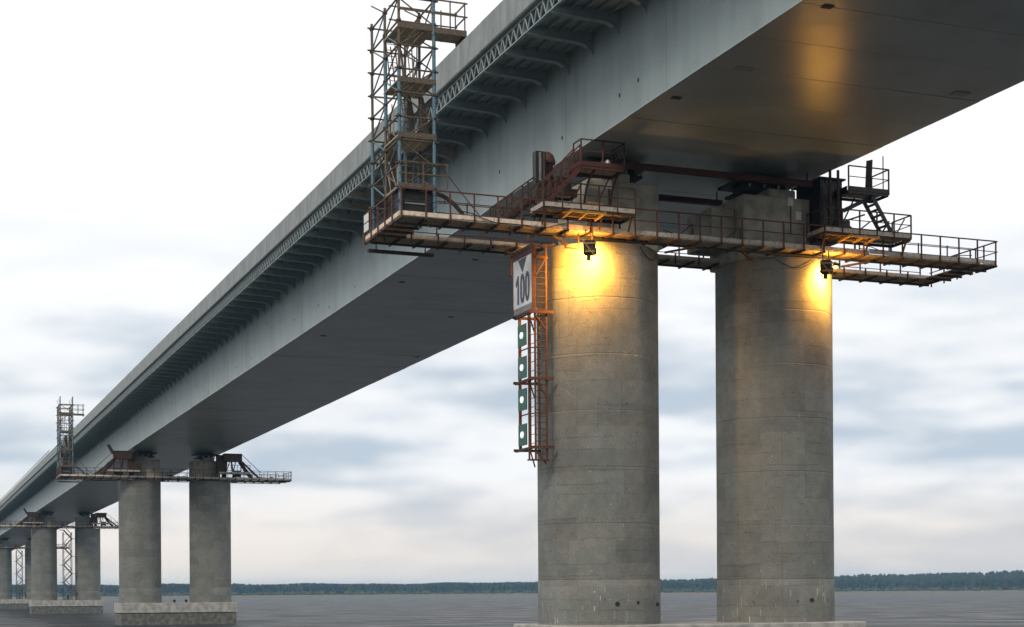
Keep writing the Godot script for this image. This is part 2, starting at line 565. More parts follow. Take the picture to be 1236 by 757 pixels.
func make_column_meshes(k: int, cap_top: float, top: float) -> Array:
	var st := SurfaceTool.new()
	st.begin(Mesh.PRIMITIVE_TRIANGLES)
	st.set_smooth_group(0)
	var base_top := cap_top + 2.1
	var prof := []
	# the lowest lift, a touch stouter
	for q in [[cap_top - 0.05, 2.895], [cap_top + 1.0, 2.895], [base_top - 0.03, 2.895], [base_top, 2.86]]: prof.append(Vector2(q[0], q[1]))
	lathe(st, prof, top)
	st.generate_normals()
	st.generate_tangents()
	st.set_material(M["column_%d" % k])
	var low := st.commit()
	st = SurfaceTool.new()
	st.begin(Mesh.PRIMITIVE_TRIANGLES)
	st.set_smooth_group(0)
	prof = []
	var y := base_top
	var r := RandomNumberGenerator.new()
	r.seed = 50 + k
	var rad := 2.875
	while y < top - 0.3:
		var y2 := minf(y + 2.6, top)
		if top - y2 < 1.0: y2 = top
		rad = 2.875 + r.randf_range(-0.004, 0.004)
		for q in [[y, -0.007], [y + 0.01, 0.0], [y + 0.06, 0.0], [(y + y2) * 0.5, 0.0], [y2 - 0.06, 0.0], [y2 - 0.01, 0.0], [y2, -0.007]]: prof.append(Vector2(q[0], rad + q[1]))
		y = y2
	prof.append(Vector2(top + 0.002, rad - 0.06))
	lathe(st, prof, top)
	st.generate_normals()
	st.generate_tangents()
	st.set_material(M["column_%d" % k])
	return [low, st.commit()]

func make_pier(k: int, label: String) -> void:
	var s := k * SPAN
	var drop := 0.35 * k
	var cap_top := 2.58 if k == 0 else 3.02
	var top := 20.2 - drop
	var pier := thing("bridge_pier", P(0, 0, s), label, "pier", "twin-column piers under the bridge")
	# cap: a pale upper course over a darker, narrower one that stands in the water
	own(pier, "pile_cap", bevel_box(Vector3(16.0, 1.36, 6.5), 0.05, M.pale_concrete), P(0, cap_top - 0.68, s))
	own(pier, "cap_footing", bevel_box(Vector3(15.7, 2.7, 6.2), 0.05, M.wet_concrete), P(0, cap_top - 1.39 - 1.35, s))
	for side in [-1, 1]:
		var ms := make_column_meshes(0 if side < 0 else 1, cap_top, top)
		var turn := Basis(Vector3.UP, 0.3 + side * 0.9 + k * 1.3 if k > 0 else PI / 8 * 0.0 + side * 0.4)
		turn = Basis(Vector3.UP, PI / 4 * (k + (side + 1)))
		var col := own(pier, "column", ms[1], P(side * 4.84, 0, s), turn)
		own(col, "base_lift", ms[0], P(side * 4.84, 0, s), turn)
		# head block with a raised seat for the bearing
		var ht := SOFFIT + gy(s) - 1.2
		var hm := (ht + top) * 0.5
		var head := own(pier, "head_block", bevel_box(Vector3(3.75, ht - top, 3.5), 0.06, M.concrete), P(side * 4.15, hm, s + 0.2))
		own(head, "bearing_seat", bevel_box(Vector3(1.5, 0.4, 3.3), 0.04, M.concrete), P(side * 4.5, ht + 0.2, s + 0.19))
		if k == 0:
			own(head, "side_block", bevel_box(Vector3(1.3, ht - top - 1.35, 2.6), 0.05, M.concrete), P(side * 1.62, (ht - 0.55 + top + 0.8) * 0.5, s + 0.6)) if side > 0 else null
			bx(head, "paper_notice", P(side * 4.9, ht - 0.2, s - 1.565), Vector3(0.28, 0.42, 0.02), M.paper)
			bx(head, "conduit", P(side * 4.9, ht - 1.1, s - 1.57), Vector3(0.05, 1.4, 0.04), M.black_steel)
			if side > 0: bx(head, "paper_notice", P(5.35, ht - 0.85, s - 1.565), Vector3(0.3, 0.4, 0.02), M.paper)
		var b := bx(pier, "bearing", P(side * 4.15, ht + 0.78, s + 0.2), Vector3(2.0, 0.8, 1.7), M.black_steel)
		bx(b, "bearing_plate", P(side * 4.15, ht + 0.95, s + 0.2), Vector3(3.2, 0.16, 2.6), M.black_steel)
		bx(b, "bearing_plate", P(side * 4.15, ht + 0.46, s + 0.2), Vector3(2.6, 0.12, 2.3), M.black_steel)
		for q in 4: bx(b, "bolt", P(side * 4.15 - 1.2 + q * 0.8, ht + 0.6, s - 1.0), Vector3(0.09, 0.16, 0.09), M.bare_metal)
	if k == 0:
		for c in [[-3.9, -2.4, 0.5], [3.4, 5.4, 0.45]]:
			var prev := Vector3.ZERO
			for i in 9:
				var f := i / 8.0
				var tt := lerpf(c[0], c[1], f)
				var dc: float = tt - (-4.84 if tt < 0 else 4.84)
				var q := P(tt, 20.1 - c[2] * sin(f * PI), -sqrt(2.93 * 2.93 - dc * dc))
				if i > 0: tube(pier, "wire", prev, q, 0.018, M.black_steel)
				prev = q
	# tie holes on the front of the lowest lift
	if k == 0:
		for q in [[-5.2, 3.55, 0.11], [-4.15, 3.6, 0.08], [-3.2, 3.62, 0.05], [-2.75, 3.5, 0.09], [4.4, 3.6, 0.06], [5.15, 3.65, 0.1], [6.2, 3.62, 0.06]]:
			var dc: float = q[0] - (-4.84 if q[0] < 0 else 4.84)
			var ss := -sqrt(2.86 * 2.86 - dc * dc)
			tube(pier, "tie_hole_plug", P(q[0], q[1], ss * 0.9), P(q[0] + dc * 0.03, q[1], ss * 1.014), q[2], M.black_steel if q[2] > 0.07 else M.wet_concrete)

# ------------------------------------------------------------------ walkways
func walkway(parent_label: String, s: float, dy: float) -> Node3D:
	var w := thing("access_walkway", P(0, 20.2 + dy, s), parent_label, "walkway", "plank walkways round the pier tops")
	var y := 20.5 + dy
	var runs := [[-3.4, -2.0, -15.7, 15.7, true], [0.7, 2.1, -15.7, -6.3, false], [0.7, 2.1, -2.1, 2.1, false], [0.7, 2.1, 6.3, 15.2, false]]
	for r in runs:
		var sa: float = r[0]; var sb: float = r[1]; var ta: float = r[2]; var tb: float = r[3]
		var front: bool = r[4]
		# carrying beams
		for q in [0.5]:
			var sq := lerpf(sa, sb, q)
			bx(w, "beam", P((ta + tb) * 0.5, y - 0.215, s + sq), Vector3(tb - ta - 0.1, 0.1, 0.07), M.black_steel)
		# boards
		for row in 3:
			var t := ta
			while t < tb - 0.05:
				var ln := minf(rng.randf_range(2.6, 3.6), tb - t)
				if tb - t - ln < 0.8: ln = tb - t
				bx(w, "plank", P(t + ln * 0.5, y - 0.03 + rng.randf_range(-0.008, 0.008), s + lerpf(sa, sb, (row + 0.5) / 3.0)), Vector3(ln - 0.02, 0.05, (sb - sa) / 3.0 - 0.025), M.plank, Basis(Vector3.UP, rng.randf_range(-0.003, 0.003)))
				t += ln
		# cross bearers, their ends proud of the edge, and posts with rails
		var nn := int((tb - ta) / 1.12)
		for i in nn + 1:
			var t := ta + 0.04 + (tb - ta - 0.08) * i / nn
			bx(w, "bearer", P(t, y - 0.11, s + (sa + sb) * 0.5), Vector3(0.08, 0.1, sb - sa + 0.26), M.rust)
			var outer := sa - 0.06 if front else sb + 0.06
			bx(w, "post", P(t, y + 0.5, s + outer), Vector3(0.06, 1.32, 0.06), M.red_rust, Basis(Vector3.BACK, rng.randf_range(-0.012, 0.012)))
		for side in ([sa - 0.06] if front else [sb + 0.06]):
			bx(w, "top_rail", P((ta + tb) * 0.5, y + 1.15, s + side), Vector3(tb - ta, 0.055, 0.055), M.red_rust)
			bx(w, "middle_rail", P((ta + tb) * 0.5, y + 0.62, s + side), Vector3(tb - ta, 0.035, 0.035), M.rust)
		# inner rail of the front run where it leaves the pier
		if front:
			for e in [[-15.6, -8.6], [8.6, 15.6]]:
				for yy in [1.1, 0.6]:
					tube(w, "inner_rail", P(e[0], y + yy, s - 1.94), P(e[1], y + yy - 0.03, s - 1.94), 0.02, M.rust)
				for i in 5:
					var t := lerpf(e[0], e[1], i / 4.0)
					bx(w, "post", P(t, y + 0.5, s - 1.94), Vector3(0.05, 1.25, 0.05), M.rust)
		# toe boards, one between each few posts
		var t2 := ta
		while t2 < tb - 0.05:
			var ln2 := minf(rng.randf_range(1.9, 2.5), tb - t2)
			if tb - t2 - ln2 < 0.7: ln2 = tb - t2
			var lit_end := front and t2 < -8.0  # brighter light at the left end is put into paler boards
			bx(w, "toe_board", P(t2 + ln2 * 0.5, y + 0.09 + rng.randf_range(-0.012, 0.012), s + (sa - 0.012 if front else sb + 0.012)), Vector3(ln2 - 0.025, 0.19, 0.025), M.lit_board if lit_end else M.plain_board, Basis(Vector3.BACK, rng.randf_range(-0.004, 0.004)))
			t2 += ln2
		# hangers down to the lower edge of the back run
		if not front:
			for i in int((tb - ta) / 1.3):
				bx(w, "hanger", P(ta + 0.5 + i * 1.3, y - 0.02, s + sa - 0.05), Vector3(0.06, 0.5, 0.06), M.rust)
			bx(w, "toe_board", P((ta + tb) * 0.5, y + 0.06, s + sa - 0.015), Vector3(tb - ta - 0.05, 0.16, 0.025), M.plain_board)
	# the ends, tying front to back
	for e in [-15.7, 14.3]:
		for row in 3:
			bx(w, "plank", P(e + 0.24 + row * 0.47, y - 0.035, s - 0.65), Vector3(0.44, 0.05, 2.66), M.plank)
		for q in 3:
			bx(w, "bearer", P(e + 0.7, y - 0.11, s - 1.5 + q * 0.9), Vector3(1.5, 0.1, 0.08), M.rust)
		var outx: float = e - 0.06 if e < 0 else e + 1.46
		bar(w, "top_rail", P(outx, y + 1.15, s - 3.46), P(outx, y + 1.15, s + 2.16), 0.055, 0.055, M.red_rust)
		bar(w, "middle_rail", P(outx, y + 0.62, s - 3.46), P(outx, y + 0.62, s + 2.16), 0.04, 0.04, M.rust)
		for q in 5:
			bx(w, "post", P(outx, y + 0.5, s - 2.4 + q * 1.1), Vector3(0.06, 1.3, 0.06), M.red_rust)
		bx(w, "toe_board", P(outx + (0.05 if e < 0 else -0.05), y + 0.09, s - 0.7), Vector3(0.025, 0.19, 5.3), M.lit_board if e < 0 else M.plain_board)
	# shelf brackets from the column tops
	for tc in [-4.84, 4.84]:
		for q in [-1, 1]:
			bar(w, "strut", P(tc + q * 2.5, 20.05 + dy, s - 2.2), P(tc + q * 3.6, y - 0.3, s - 3.1), 0.09, 0.09, M.rust)
	# slack cables along the inner edge, diagonal rails in the gap and small boxes
	for c in [[-15.4, -8.7, -1.9, 0.9], [8.7, 15.4, -1.9, 0.8], [-2.2, 2.3, -1.8, 0.7], [-13.0, -7.0, -3.5, 0.35]]:
		var prev := P(c[0], y + c[3], s + c[2])
		for i in 10:
			var f := (i + 1) / 10.0
			var q := P(lerpf(c[0], c[1], f), y + c[3] - 0.45 * sin(f * PI) + 0.06 * sin(f * 17.0), s + c[2])
			tube(w, "cable", prev, q, 0.022, M.black_steel)
			prev = q
	for c in [[-1.9, -0.7], [0.5, 1.9]]:
		bar(w, "diagonal_rail", P(c[0], y + 0.1, s - 1.9), P(c[1], y + 1.1, s - 1.9), 0.05, 0.05, M.red_rust)
		bx(w, "post", P(c[1], y + 0.5, s - 1.9), Vector3(0.06, 1.2, 0.06), M.red_rust)
	for c in [[-12.2, 0.5, 0.4, M.black_steel], [-10.9, 0.35, 0.3, M.old_pipe], [-1.0, 0.4, 0.5, M.black_steel], [11.6, 0.6, 0.35, M.old_pipe], [13.1, 0.3, 0.45, M.rust]]:
		bx(w, "tool_box", P(c[0], y + c[2] * 0.5, s - 2.2), Vector3(c[1], c[2], 0.3), c[3], Basis(Vector3.UP, c[0]))
	for i in 8:
		bar(w, "hook", P(-14.5 + i * 3.9, y - 0.15, s - 3.4), P(-14.35 + i * 3.9, y - 0.42, s - 3.3), 0.04, 0.04, M.rust)
	# pipe lying along the right-hand run
	tube(w, "pipe", P(9.8, y + 0.14, s - 2.9), P(15.0, y + 0.14, s - 3.0), 0.11, M.red_rust)
	bx(w, "hanging_bar", P(-14.0, y - 0.46, s + 2.0), Vector3(3.2, 0.14, 0.2), M.black_steel)
	for q in [-15.2, -12.8]: bx(w, "hanger", P(q, y - 0.28, s + 2.0), Vector3(0.05, 0.3, 0.05), M.black_steel)
	return w

# a flight from (ta, ya) to (tb, yb) between depths sa and sb, with treads, strings, posts and rails
func flight(w: Node3D, ta: float, ya: float, tb: float, yb: float, sa: float, sb: float, m: Material, rails := true) -> void:
	var n := int(absf(yb - ya) / 0.24)
	for sd in [sa, sb]:
		bar(w, "string", P(ta, ya - 0.05, sd), P(tb, yb - 0.05, sd), 0.05, 0.2, m)
		if rails:
			bar(w, "hand_rail", P(ta, ya + 1.0, sd), P(tb, yb + 1.0, sd), 0.055, 0.055, m)
			bar(w, "middle_rail", P(ta, ya + 0.55, sd), P(tb, yb + 0.55, sd), 0.035, 0.035, m)
			for i in 4:
				var f := i / 3.0
				bx(w, "post", P(lerpf(ta, tb, f), lerpf(ya, yb, f) + 0.48, sd), Vector3(0.07, 1.05, 0.06), m)
	for i in n:
		var f := (i + 0.5) / n
		bx(w, "tread", P(lerpf(ta, tb, f), lerpf(ya, yb, f), (sa + sb) * 0.5), Vector3(0.24, 0.035, absf(sb - sa) - 0.06), m)

func platform(w: Node3D, ta: float, tb: float, y: float, sa: float, sb: float, m: Material, board: Material, hatch := []) -> void:
	# frame
	for sd in [sa, sb]: bx(w, "frame_bar", P((ta + tb) * 0.5, y - 0.1, sd), Vector3(tb - ta, 0.14, 0.08), m)
	for td in [ta, tb]: bx(w, "frame_bar", P(td, y - 0.1, (sa + sb) * 0.5), Vector3(0.08, 0.14, absf(sb - sa) - 0.085), m)
	var n := int((tb - ta) / 0.42)
	for i in n:
		var a := lerpf(ta + 0.05, tb - 0.05, float(i) / n)
		var b := lerpf(ta + 0.05, tb - 0.05, float(i + 1) / n)
		bx(w, "floor_plank", P((a + b) * 0.5, y - 0.012, (sa + sb) * 0.5), Vector3(b - a - 0.02, 0.03, absf(sb - sa) - 0.1), M.plank)
	if hatch.size():  # planks close over the hatch, added to shield the soffit from lamplight
		for q in 4:
			var sq := lerpf(sa + 0.15, sb - 0.15, q / 3.0)
			bx(w, "grating_bar", P((hatch[0] + hatch[1]) * 0.5, y - 0.1, sq), Vector3(hatch[1] - hatch[0] - 0.13, 0.1, 0.14), M.lamplight_yellow)
		for td in hatch: bx(w, "grating_bar", P(td, y - 0.1, (sa + sb) * 0.5), Vector3(0.12, 0.1, absf(sb - sa) - 0.1), M.lamplight_yellow)
	bx(w, "toe_board", P((ta + tb) * 0.5, y + 0.06, sa - 0.055), Vector3(tb - ta, 0.2, 0.025), board)
	bx(w, "toe_board", P(ta - 0.055, y + 0.06, (sa + sb) * 0.5), Vector3(0.025, 0.2, absf(sb - sa)), board)

func rail_run(w: Node3D, pts: Array, y: float, m: Material, h := 1.08) -> void:
	for i in pts.size() - 1:
		var a: Vector2 = pts[i]; var b: Vector2 = pts[i + 1]
		bar(w, "top_rail", P(a.x, y + h, a.y), P(b.x, y + h, b.y), 0.055, 0.055, m)
		bar(w, "middle_rail", P(a.x, y + h * 0.55, a.y), P(b.x, y + h * 0.55, b.y), 0.035, 0.035, m)
		var n := maxi(1, int(a.distance_to(b) / 0.85))
		for k in n + (1 if i == pts.size() - 2 else 0):
			var q := a.lerp(b, float(k) / n)
			bx(w, "post", P(q.x, y + h * 0.5 - 0.05, q.y), Vector3(0.06, h + 0.1, 0.06), m)

func make_left_stair() -> void:
	var w := thing("access_stair", P(-8.0, 20.5, -3.0), "red-brown steel stair and landing climbing beside floodlit column with ladder", "stair")
	platform(w, -9.2, -4.75, 21.3, -4.0, -2.45, M.rust, M.plain_board, [-8.1, -6.5])
	rail_run(w, [Vector2(-9.25, -2.5), Vector2(-9.25, -4.06), Vector2(-4.75, -4.06)], 21.3, M.rust)
	for q in [-9.1, -6.3, -4.85]:
		bar(w, "strut", P(q, 20.55, -3.5), P(q, 21.2, -3.9), 0.07, 0.07, M.rust)
		bar(w, "strut", P(q, 20.52, -2.6), P(q, 21.2, -2.6), 0.07, 0.07, M.rust)
	# upper flight to the landing under the girder
	flight(w, -9.0, 21.45, -7.15, 23.35, -3.35, -2.6, M.red_rust)
	platform(w, -7.15, -5.0, 23.45, -3.4, -2.1, M.red_rust, M.red_rust)
	rail_run(w, [Vector2(-7.15, -2.6), Vector2(-7.15, -3.45), Vector2(-5.0, -3.45), Vector2(-5.0, -2.1)], 23.45, M.red_rust, 1.14)
	# curved bearers under the landing
	for td in [-6.4, -5.1]:
		var prev := Vector2(-2.0, 21.4)
		for i in 6:
			var a := (i + 1) / 6.0 * PI * 0.5
			var q := Vector2(-2.0 - 1.3 * (1.0 - cos(a)), 21.4 + 1.9 * sin(a))
			bar(w, "curved_bearer", P(td, prev.y, prev.x), P(td, q.y, q.x), 0.07, 0.1, M.red_rust)
			prev = q
	# lower flight from the walkway behind
	flight(w, -10.6, 20.75, -8.2, 22.55, -1.6, -0.9, M.rust)
	platform(w, -8.3, -6.6, 22.6, -1.7, -0.8, M.rust, M.rust)
	for q in [-10.2, -9.4, -8.6]: bar(w, "strut", P(q + 0.5, 20.5, -1.7), P(q, 21.4 + (q + 10.2) * 0.5, -1.25), 0.06, 0.06, M.rust)
	for q in [[-6.2, 0.7, 0.6, M.lamplight_yellow], [-5.4, 0.5, 0.45, M.plank], [-8.3, 0.4, 0.7, M.rust]]:
		bx(w, "crate", P(q[0], 21.31 + q[2] * 0.5, -2.75), Vector3(q[1], q[2], 0.45), q[3], Basis(Vector3.UP, 0.1))
	for q in [-8.8, -7.6, -6.2]: bar(w, "brace", P(q, 21.35, -2.5), P(q + 0.9, 22.5 + (q + 8.8) * 0.3, -2.5), 0.06, 0.06, M.red_rust)
	bar(w, "brace", P(-10.9, 20.6, -2.1), P(-9.3, 22.0, -2.1), 0.1, 0.14, M.rust)
	bar(w, "brace", P(-10.2, 20.6, -1.8), P(-8.9, 22.3, -1.8), 0.08, 0.1, M.rust)
	# lit outrigger frame below the platform
	for q in [-8.1, -7.3, -6.5]: bar(w, "outrigger", P(q, 20.95, -3.45), P(q, 21.05, -4.6), 0.09, 0.09, M.lamplight_yellow)
	for q in [-3.75, -4.6]: bar(w, "outrigger", P(-8.15, 21.0, q), P(-6.45, 21.0, q), 0.09, 0.09, M.lamplight_yellow)
	var dr := thing("winch_motor", P(-7.9, 22.6, -1.2), "rusty upright winch motor with domed cap beside the red-brown stair", "winch")
	var st := start()
	var prof := [[0.0, 0.32], [0.25, 0.32], [0.3, 0.24], [1.25, 0.24], [1.3, 0.36], [1.42, 0.36], [1.7, 0.27], [1.85, 0.1], [1.88, 0.0]]
	for j in prof.size() - 1:
		for i in 16:
			var a0 := TAU * i / 16; var a1 := TAU * (i + 1) / 16
			var f := func(a, q): return Vector3(cos(a) * q[1], q[0], sin(a) * q[1])
			quad(st, f.call(a0, prof[j]), f.call(a1, prof[j]), f.call(a1, prof[j + 1]), f.call(a0, prof[j + 1]))
	own(dr, "motor_body", finish(st, M.red_rust), P(-7.85, 22.65, -1.2))
	var cab := bx(dr, "control_cabinet", P(-8.5, 23.55, -1.75), Vector3(0.5, 1.5, 0.4), M.black_steel)
	bx(cab, "cabinet_rail", P(-8.55, 23.6, -1.97), Vector3(0.1, 1.3, 0.05), M.sign_grey)
	bx(cab, "cabinet_rail", P(-8.36, 23.6, -1.97), Vector3(0.06, 1.3, 0.05), M.old_pipe)
	bx(dr, "gear_case", P(-7.2, 23.0, -1.25), Vector3(0.8, 0.7, 0.6), M.black_steel)
	var can := thing("metal_pot", P(-5.7, 23.46, -3.2), "small shiny metal pot standing on stair landing", "pot")
	tube(can, "pot_body", P(-5.7, 23.47, -3.2), P(-5.7, 23.75, -3.2), 0.14, M.bare_metal)
	tube(can, "pot_lid", P(-5.7, 23.75, -3.2), P(-5.7, 23.82, -3.2), 0.09, M.bare_metal)
	bar(can, "pot_handle", P(-5.85, 23.7, -3.2), P(-6.05, 23.72, -3.2), 0.03, 0.03, M.bare_metal)

func make_right_stair() -> void:
	var w := thing("access_stair", P(7.6, 20.5, -3.0), "dark steel platform with steep ladder beside floodlit column without sign", "stair")
	platform(w, 5.3, 10.15, 21.3, -4.0, -2.45, M.rust, M.plain_board, [6.4, 7.9])
	rail_run(w, [Vector2(5.25, -2.5), Vector2(5.25, -4.06), Vector2(10.15, -4.06), Vector2(10.15, -2.5)], 21.3, M.rust)
	for q in [5.4, 7.9, 10.0]:
		bar(w, "strut", P(q, 20.55, -3.5), P(q, 21.2, -3.9), 0.07, 0.07, M.rust)
		bar(w, "strut", P(q, 20.52, -2.6), P(q, 21.2, -2.6), 0.07, 0.07, M.rust)
	platform(w, 7.0, 9.3, 23.55, -3.4, -2.0, M.black_steel, M.black_steel)
	rail_run(w, [Vector2(7.0, -3.45), Vector2(9.3, -3.45), Vector2(9.3, -2.0)], 23.55, M.rust, 1.14)
	# steep ladder down to the lower platform
	flight(w, 8.45, 23.4, 9.75, 21.4, -3.3, -2.5, M.black_steel, false)
	for td in [6.05, 6.5]:
		bx(w, "column_post", P(td, 22.85, -3.3), Vector3(0.1, 3.2, 0.1), M.rust)
	bar(w, "strut", P(7.0, 22.6, -3.0), P(8.6, 23.4, -3.0), 0.12, 0.2, M.black_steel)
	bar(w, "strut", P(6.5, 21.9, -3.0), P(8.2, 22.5, -3.0), 0.08, 0.08, M.black_steel)
	var mb := bx(w, "dark_block", P(6.75, 22.75, -1.2), Vector3(1.25, 3.0, 2.2), M.black_steel)  # black block filling the space between head and landing
	for q in 3: bx(mb, "front_panel", P(6.38 + q * 0.38, 22.7, -2.32), Vector3(0.33, 2.4, 0.04), M.black_steel)
	bx(mb, "block_roof", P(6.75, 24.29, -1.2), Vector3(1.5, 0.08, 2.5), M.rust)
	bx(w, "hydraulic_unit", P(7.1, 21.75, -2.7), Vector3(0.6, 0.8, 0.5), M.black_steel)
	tube(w, "hose", P(7.3, 22.1, -2.7), P(8.0, 21.5, -2.9), 0.04, M.black_steel)
	tube(w, "hose", P(6.2, 24.1, -2.6), P(7.1, 22.1, -2.8), 0.04, M.black_steel)
	bar(w, "leaning_panel", P(8.35, 23.65, -3.1), P(8.3, 25.1, -3.3), 0.5, 0.04, M.old_pipe)
	for q in [6.4, 7.2, 7.9]: bar(w, "outrigger", P(q, 20.95, -3.45), P(q, 21.05, -4.6), 0.09, 0.09, M.lamplight_yellow)
	for q in [-3.75, -4.6]: bar(w, "outrigger", P(6.35, 21.0, q), P(7.95, 21.0, q), 0.09, 0.09, M.lamplight_yellow)
	for q in [[7.1, 21.9, 7.9, 23.4], [7.6, 21.4, 8.8, 22.3], [6.3, 23.2, 7.4, 23.9], [9.2, 21.4, 9.9, 22.4]]: bar(w, "brace", P(q[0], q[1], -2.6), P(q[2], q[3], -2.6), 0.06, 0.06, M.rust)
	bx(w, "valve_block", P(8.2, 21.55, -2.7), Vector3(0.5, 0.5, 0.4), M.black_steel)
	bx(w, "tall_post", P(9.15, 24.5, -3.2), Vector3(0.04, 1.8, 0.04), M.black_steel)
	bar(w, "brace", P(9.6, 21.5, -3.6), P(10.1, 22.3, -3.6), 0.05, 0.05, M.red_rust)

func make_lamp(t: float, s: float, lean: float, aside: float, label: String) -> void:
	# a caged lamp facing the column, its dark housing on the outer side
	var y := 20.3
	var w := thing("floodlight", P(t, y, s), label, "floodlight", "yellow floodlights hung under the walkway")
	var hc := P(t - 0.14 + aside, y - 0.72, s - 0.34)
	var turn := Basis(Vector3.UP, -0.42)
	for q in [-0.17, 0.17]: bar(w, "hanger", P(t - 0.12 + aside + q, y + 0.1, s - 0.28), hc + Vector3(q, 0.1, 0), 0.05, 0.05, M.lamplight_yellow)
	var hs := own(w, "housing", bevel_box(Vector3(0.56, 0.7, 0.3), 0.09, M.rust), hc, turn)
	for q in 2: bx(hs, "cooling_fin", hc + turn * Vector3(0.03 * q, 0.16 - q * 0.36, 0.17), Vector3(0.6 - q * 0.16, 0.07, 0.1), M.lamplight_yellow, turn)
	bar(hs, "cage_bar", hc + turn * Vector3(-0.3, 0.3, 0.2), hc + turn * Vector3(0.22, -0.4, 0.2), 0.05, 0.05, M.lamplight_yellow)
	bx(hs, "gland", hc + Vector3(-0.04, -0.45, 0), Vector3(0.18, 0.24, 0.18), M.black_steel, turn)
	bx(hs, "junction_box", hc + turn * Vector3(0.24, -0.18, 0.0), Vector3(0.16, 0.26, 0.2), M.black_steel, turn)
	bar(w, "arm", hc + Vector3(0, 0.2, 0), P(t, y - 0.38, s), 0.05, 0.05, M.rust)
	var bs := SphereMesh.new()
	bs.radius = 0.09; bs.height = 0.18; bs.radial_segments = 16; bs.rings = 8
	bs.material = M.bulb
	own(w, "bulb", bs, P(t, y - 0.6, s))
	tube(w, "lamp_holder", P(t, y - 0.52, s), P(t, y - 0.36, s), 0.05, M.black_steel)
	var out := P(-0.41, 0.0, -0.91)
	bx(w, "glare_block", P(t, y - 0.6, s) + out * 0.2 + Vector3(0, 0.085, 0), Vector3(0.3, 0.13, 0.02), M.black_steel, turn)  # added plate that keeps the bulb's streak off the soffit
	bar(w, "glare_block_arm", P(t, y - 0.42, s), P(t, y - 0.46, s) + out * 0.2, 0.03, 0.03, M.black_steel)
	var l := OmniLight3D.new()
	l.name = "lamp_light"
	l.light_color = Color(1.0, 0.70, 0.27)
	l.light_energy = 9.0
	l.light_size = 0.09
	l.omni_range = 60
	l.omni_attenuation = 2
	l.shadow_enabled = true
	w.add_child(l)
	l.position = P(t, y - 0.6, s) - org
	# the lamp's reflector throws most of it at the concrete
	var sp := SpotLight3D.new()
	sp.name = "reflector_light"
	sp.light_color = Color(1.0, 0.70, 0.27)
	sp.light_energy = 130.0
	sp.light_size = 0.12
	sp.spot_range = 60
	sp.spot_attenuation = 2
	sp.spot_angle = 62
	sp.spot_angle_attenuation = 1.0
	sp.shadow_enabled = true
	w.add_child(sp)
	sp.position = P(t, y - 0.62, s - 0.02) - org
	sp.basis = Basis.looking_at(P(lean, -0.5, 1.0))

# ------------------------------------------------------------------ sign and signal mast
func make_sign() -> void:
	var w := thing("clearance_sign", P(-8.7, 17.15, -0.2), "white board reading 100 under a dark triangle beside column", "sign")
	var x := -8.72
	var b := bx(w, "board", P(x, 18.5, -0.2), Vector3(0.05, 2.6, 2.36), M.sign_white)
	bx(w, "board_foot", P(x - 0.004, 17.33, -0.2), Vector3(0.05, 0.3, 2.36), M.sign_grey)
	for q in [[19.82, 0.12], [17.14, 0.09]]: bx(w, "frame_bar", P(x - 0.015, q[0], -0.2), Vector3(0.09, q[1], 2.52), M.red_rust)
	bx(w, "frame_plate", P(x + 0.01, 20.0, -0.2), Vector3(0.07, 0.42, 2.5), M.red_rust)
	for q in [-1.42, 1.02]: bx(w, "frame_bar", P(x - 0.01, 18.5, q), Vector3(0.08, 2.7, 0.07), M.red_rust)
	var face := Basis(Vector3.BACK, Vector3.UP, Vector3.LEFT)
	var st := start()
	prism(st, PackedVector2Array([Vector2(-0.52, 0.0), Vector2(0.52, 0.0), Vector2(0.0, -0.62)]), -0.01, 0.012)
	own(b, "triangle_mark", finish(st, M.sign_dark), P(x - 0.03, 19.7, -0.2), face)
	var f := SystemFont.new()
	f.font_names = PackedStringArray(["Droid Sans"])
	f.font_weight = 700
	var tm := TextMesh.new()
	tm.text = "100"
	tm.font = f
	tm.font_size = 64
	tm.pixel_size = 0.02
	tm.depth = 0.012
	tm.material = M.sign_dark
	var aabb := tm.get_aabb()
	var sc := Vector3(1.75 / aabb.size.x, 1.38 / aabb.size.y, 1.0)
	own(b, "number", tm, P(x - 0.033, 18.28, -0.2), face * Basis.from_scale(sc))
	for q in [-1.0, 0.6]: bar(w, "bracket", P(x, 20.1, q), P(-7.4, 20.3, q), 0.08, 0.08, M.rust)
	bar(w, "bracket", P(x, 20.05, 1.3), P(x, 20.05, -1.5), 0.08, 0.1, M.rust)
	bar(w, "bracket", P(x, 20.1, 1.3), P(x, 19.2, 1.3), 0.07, 0.07, M.rust)

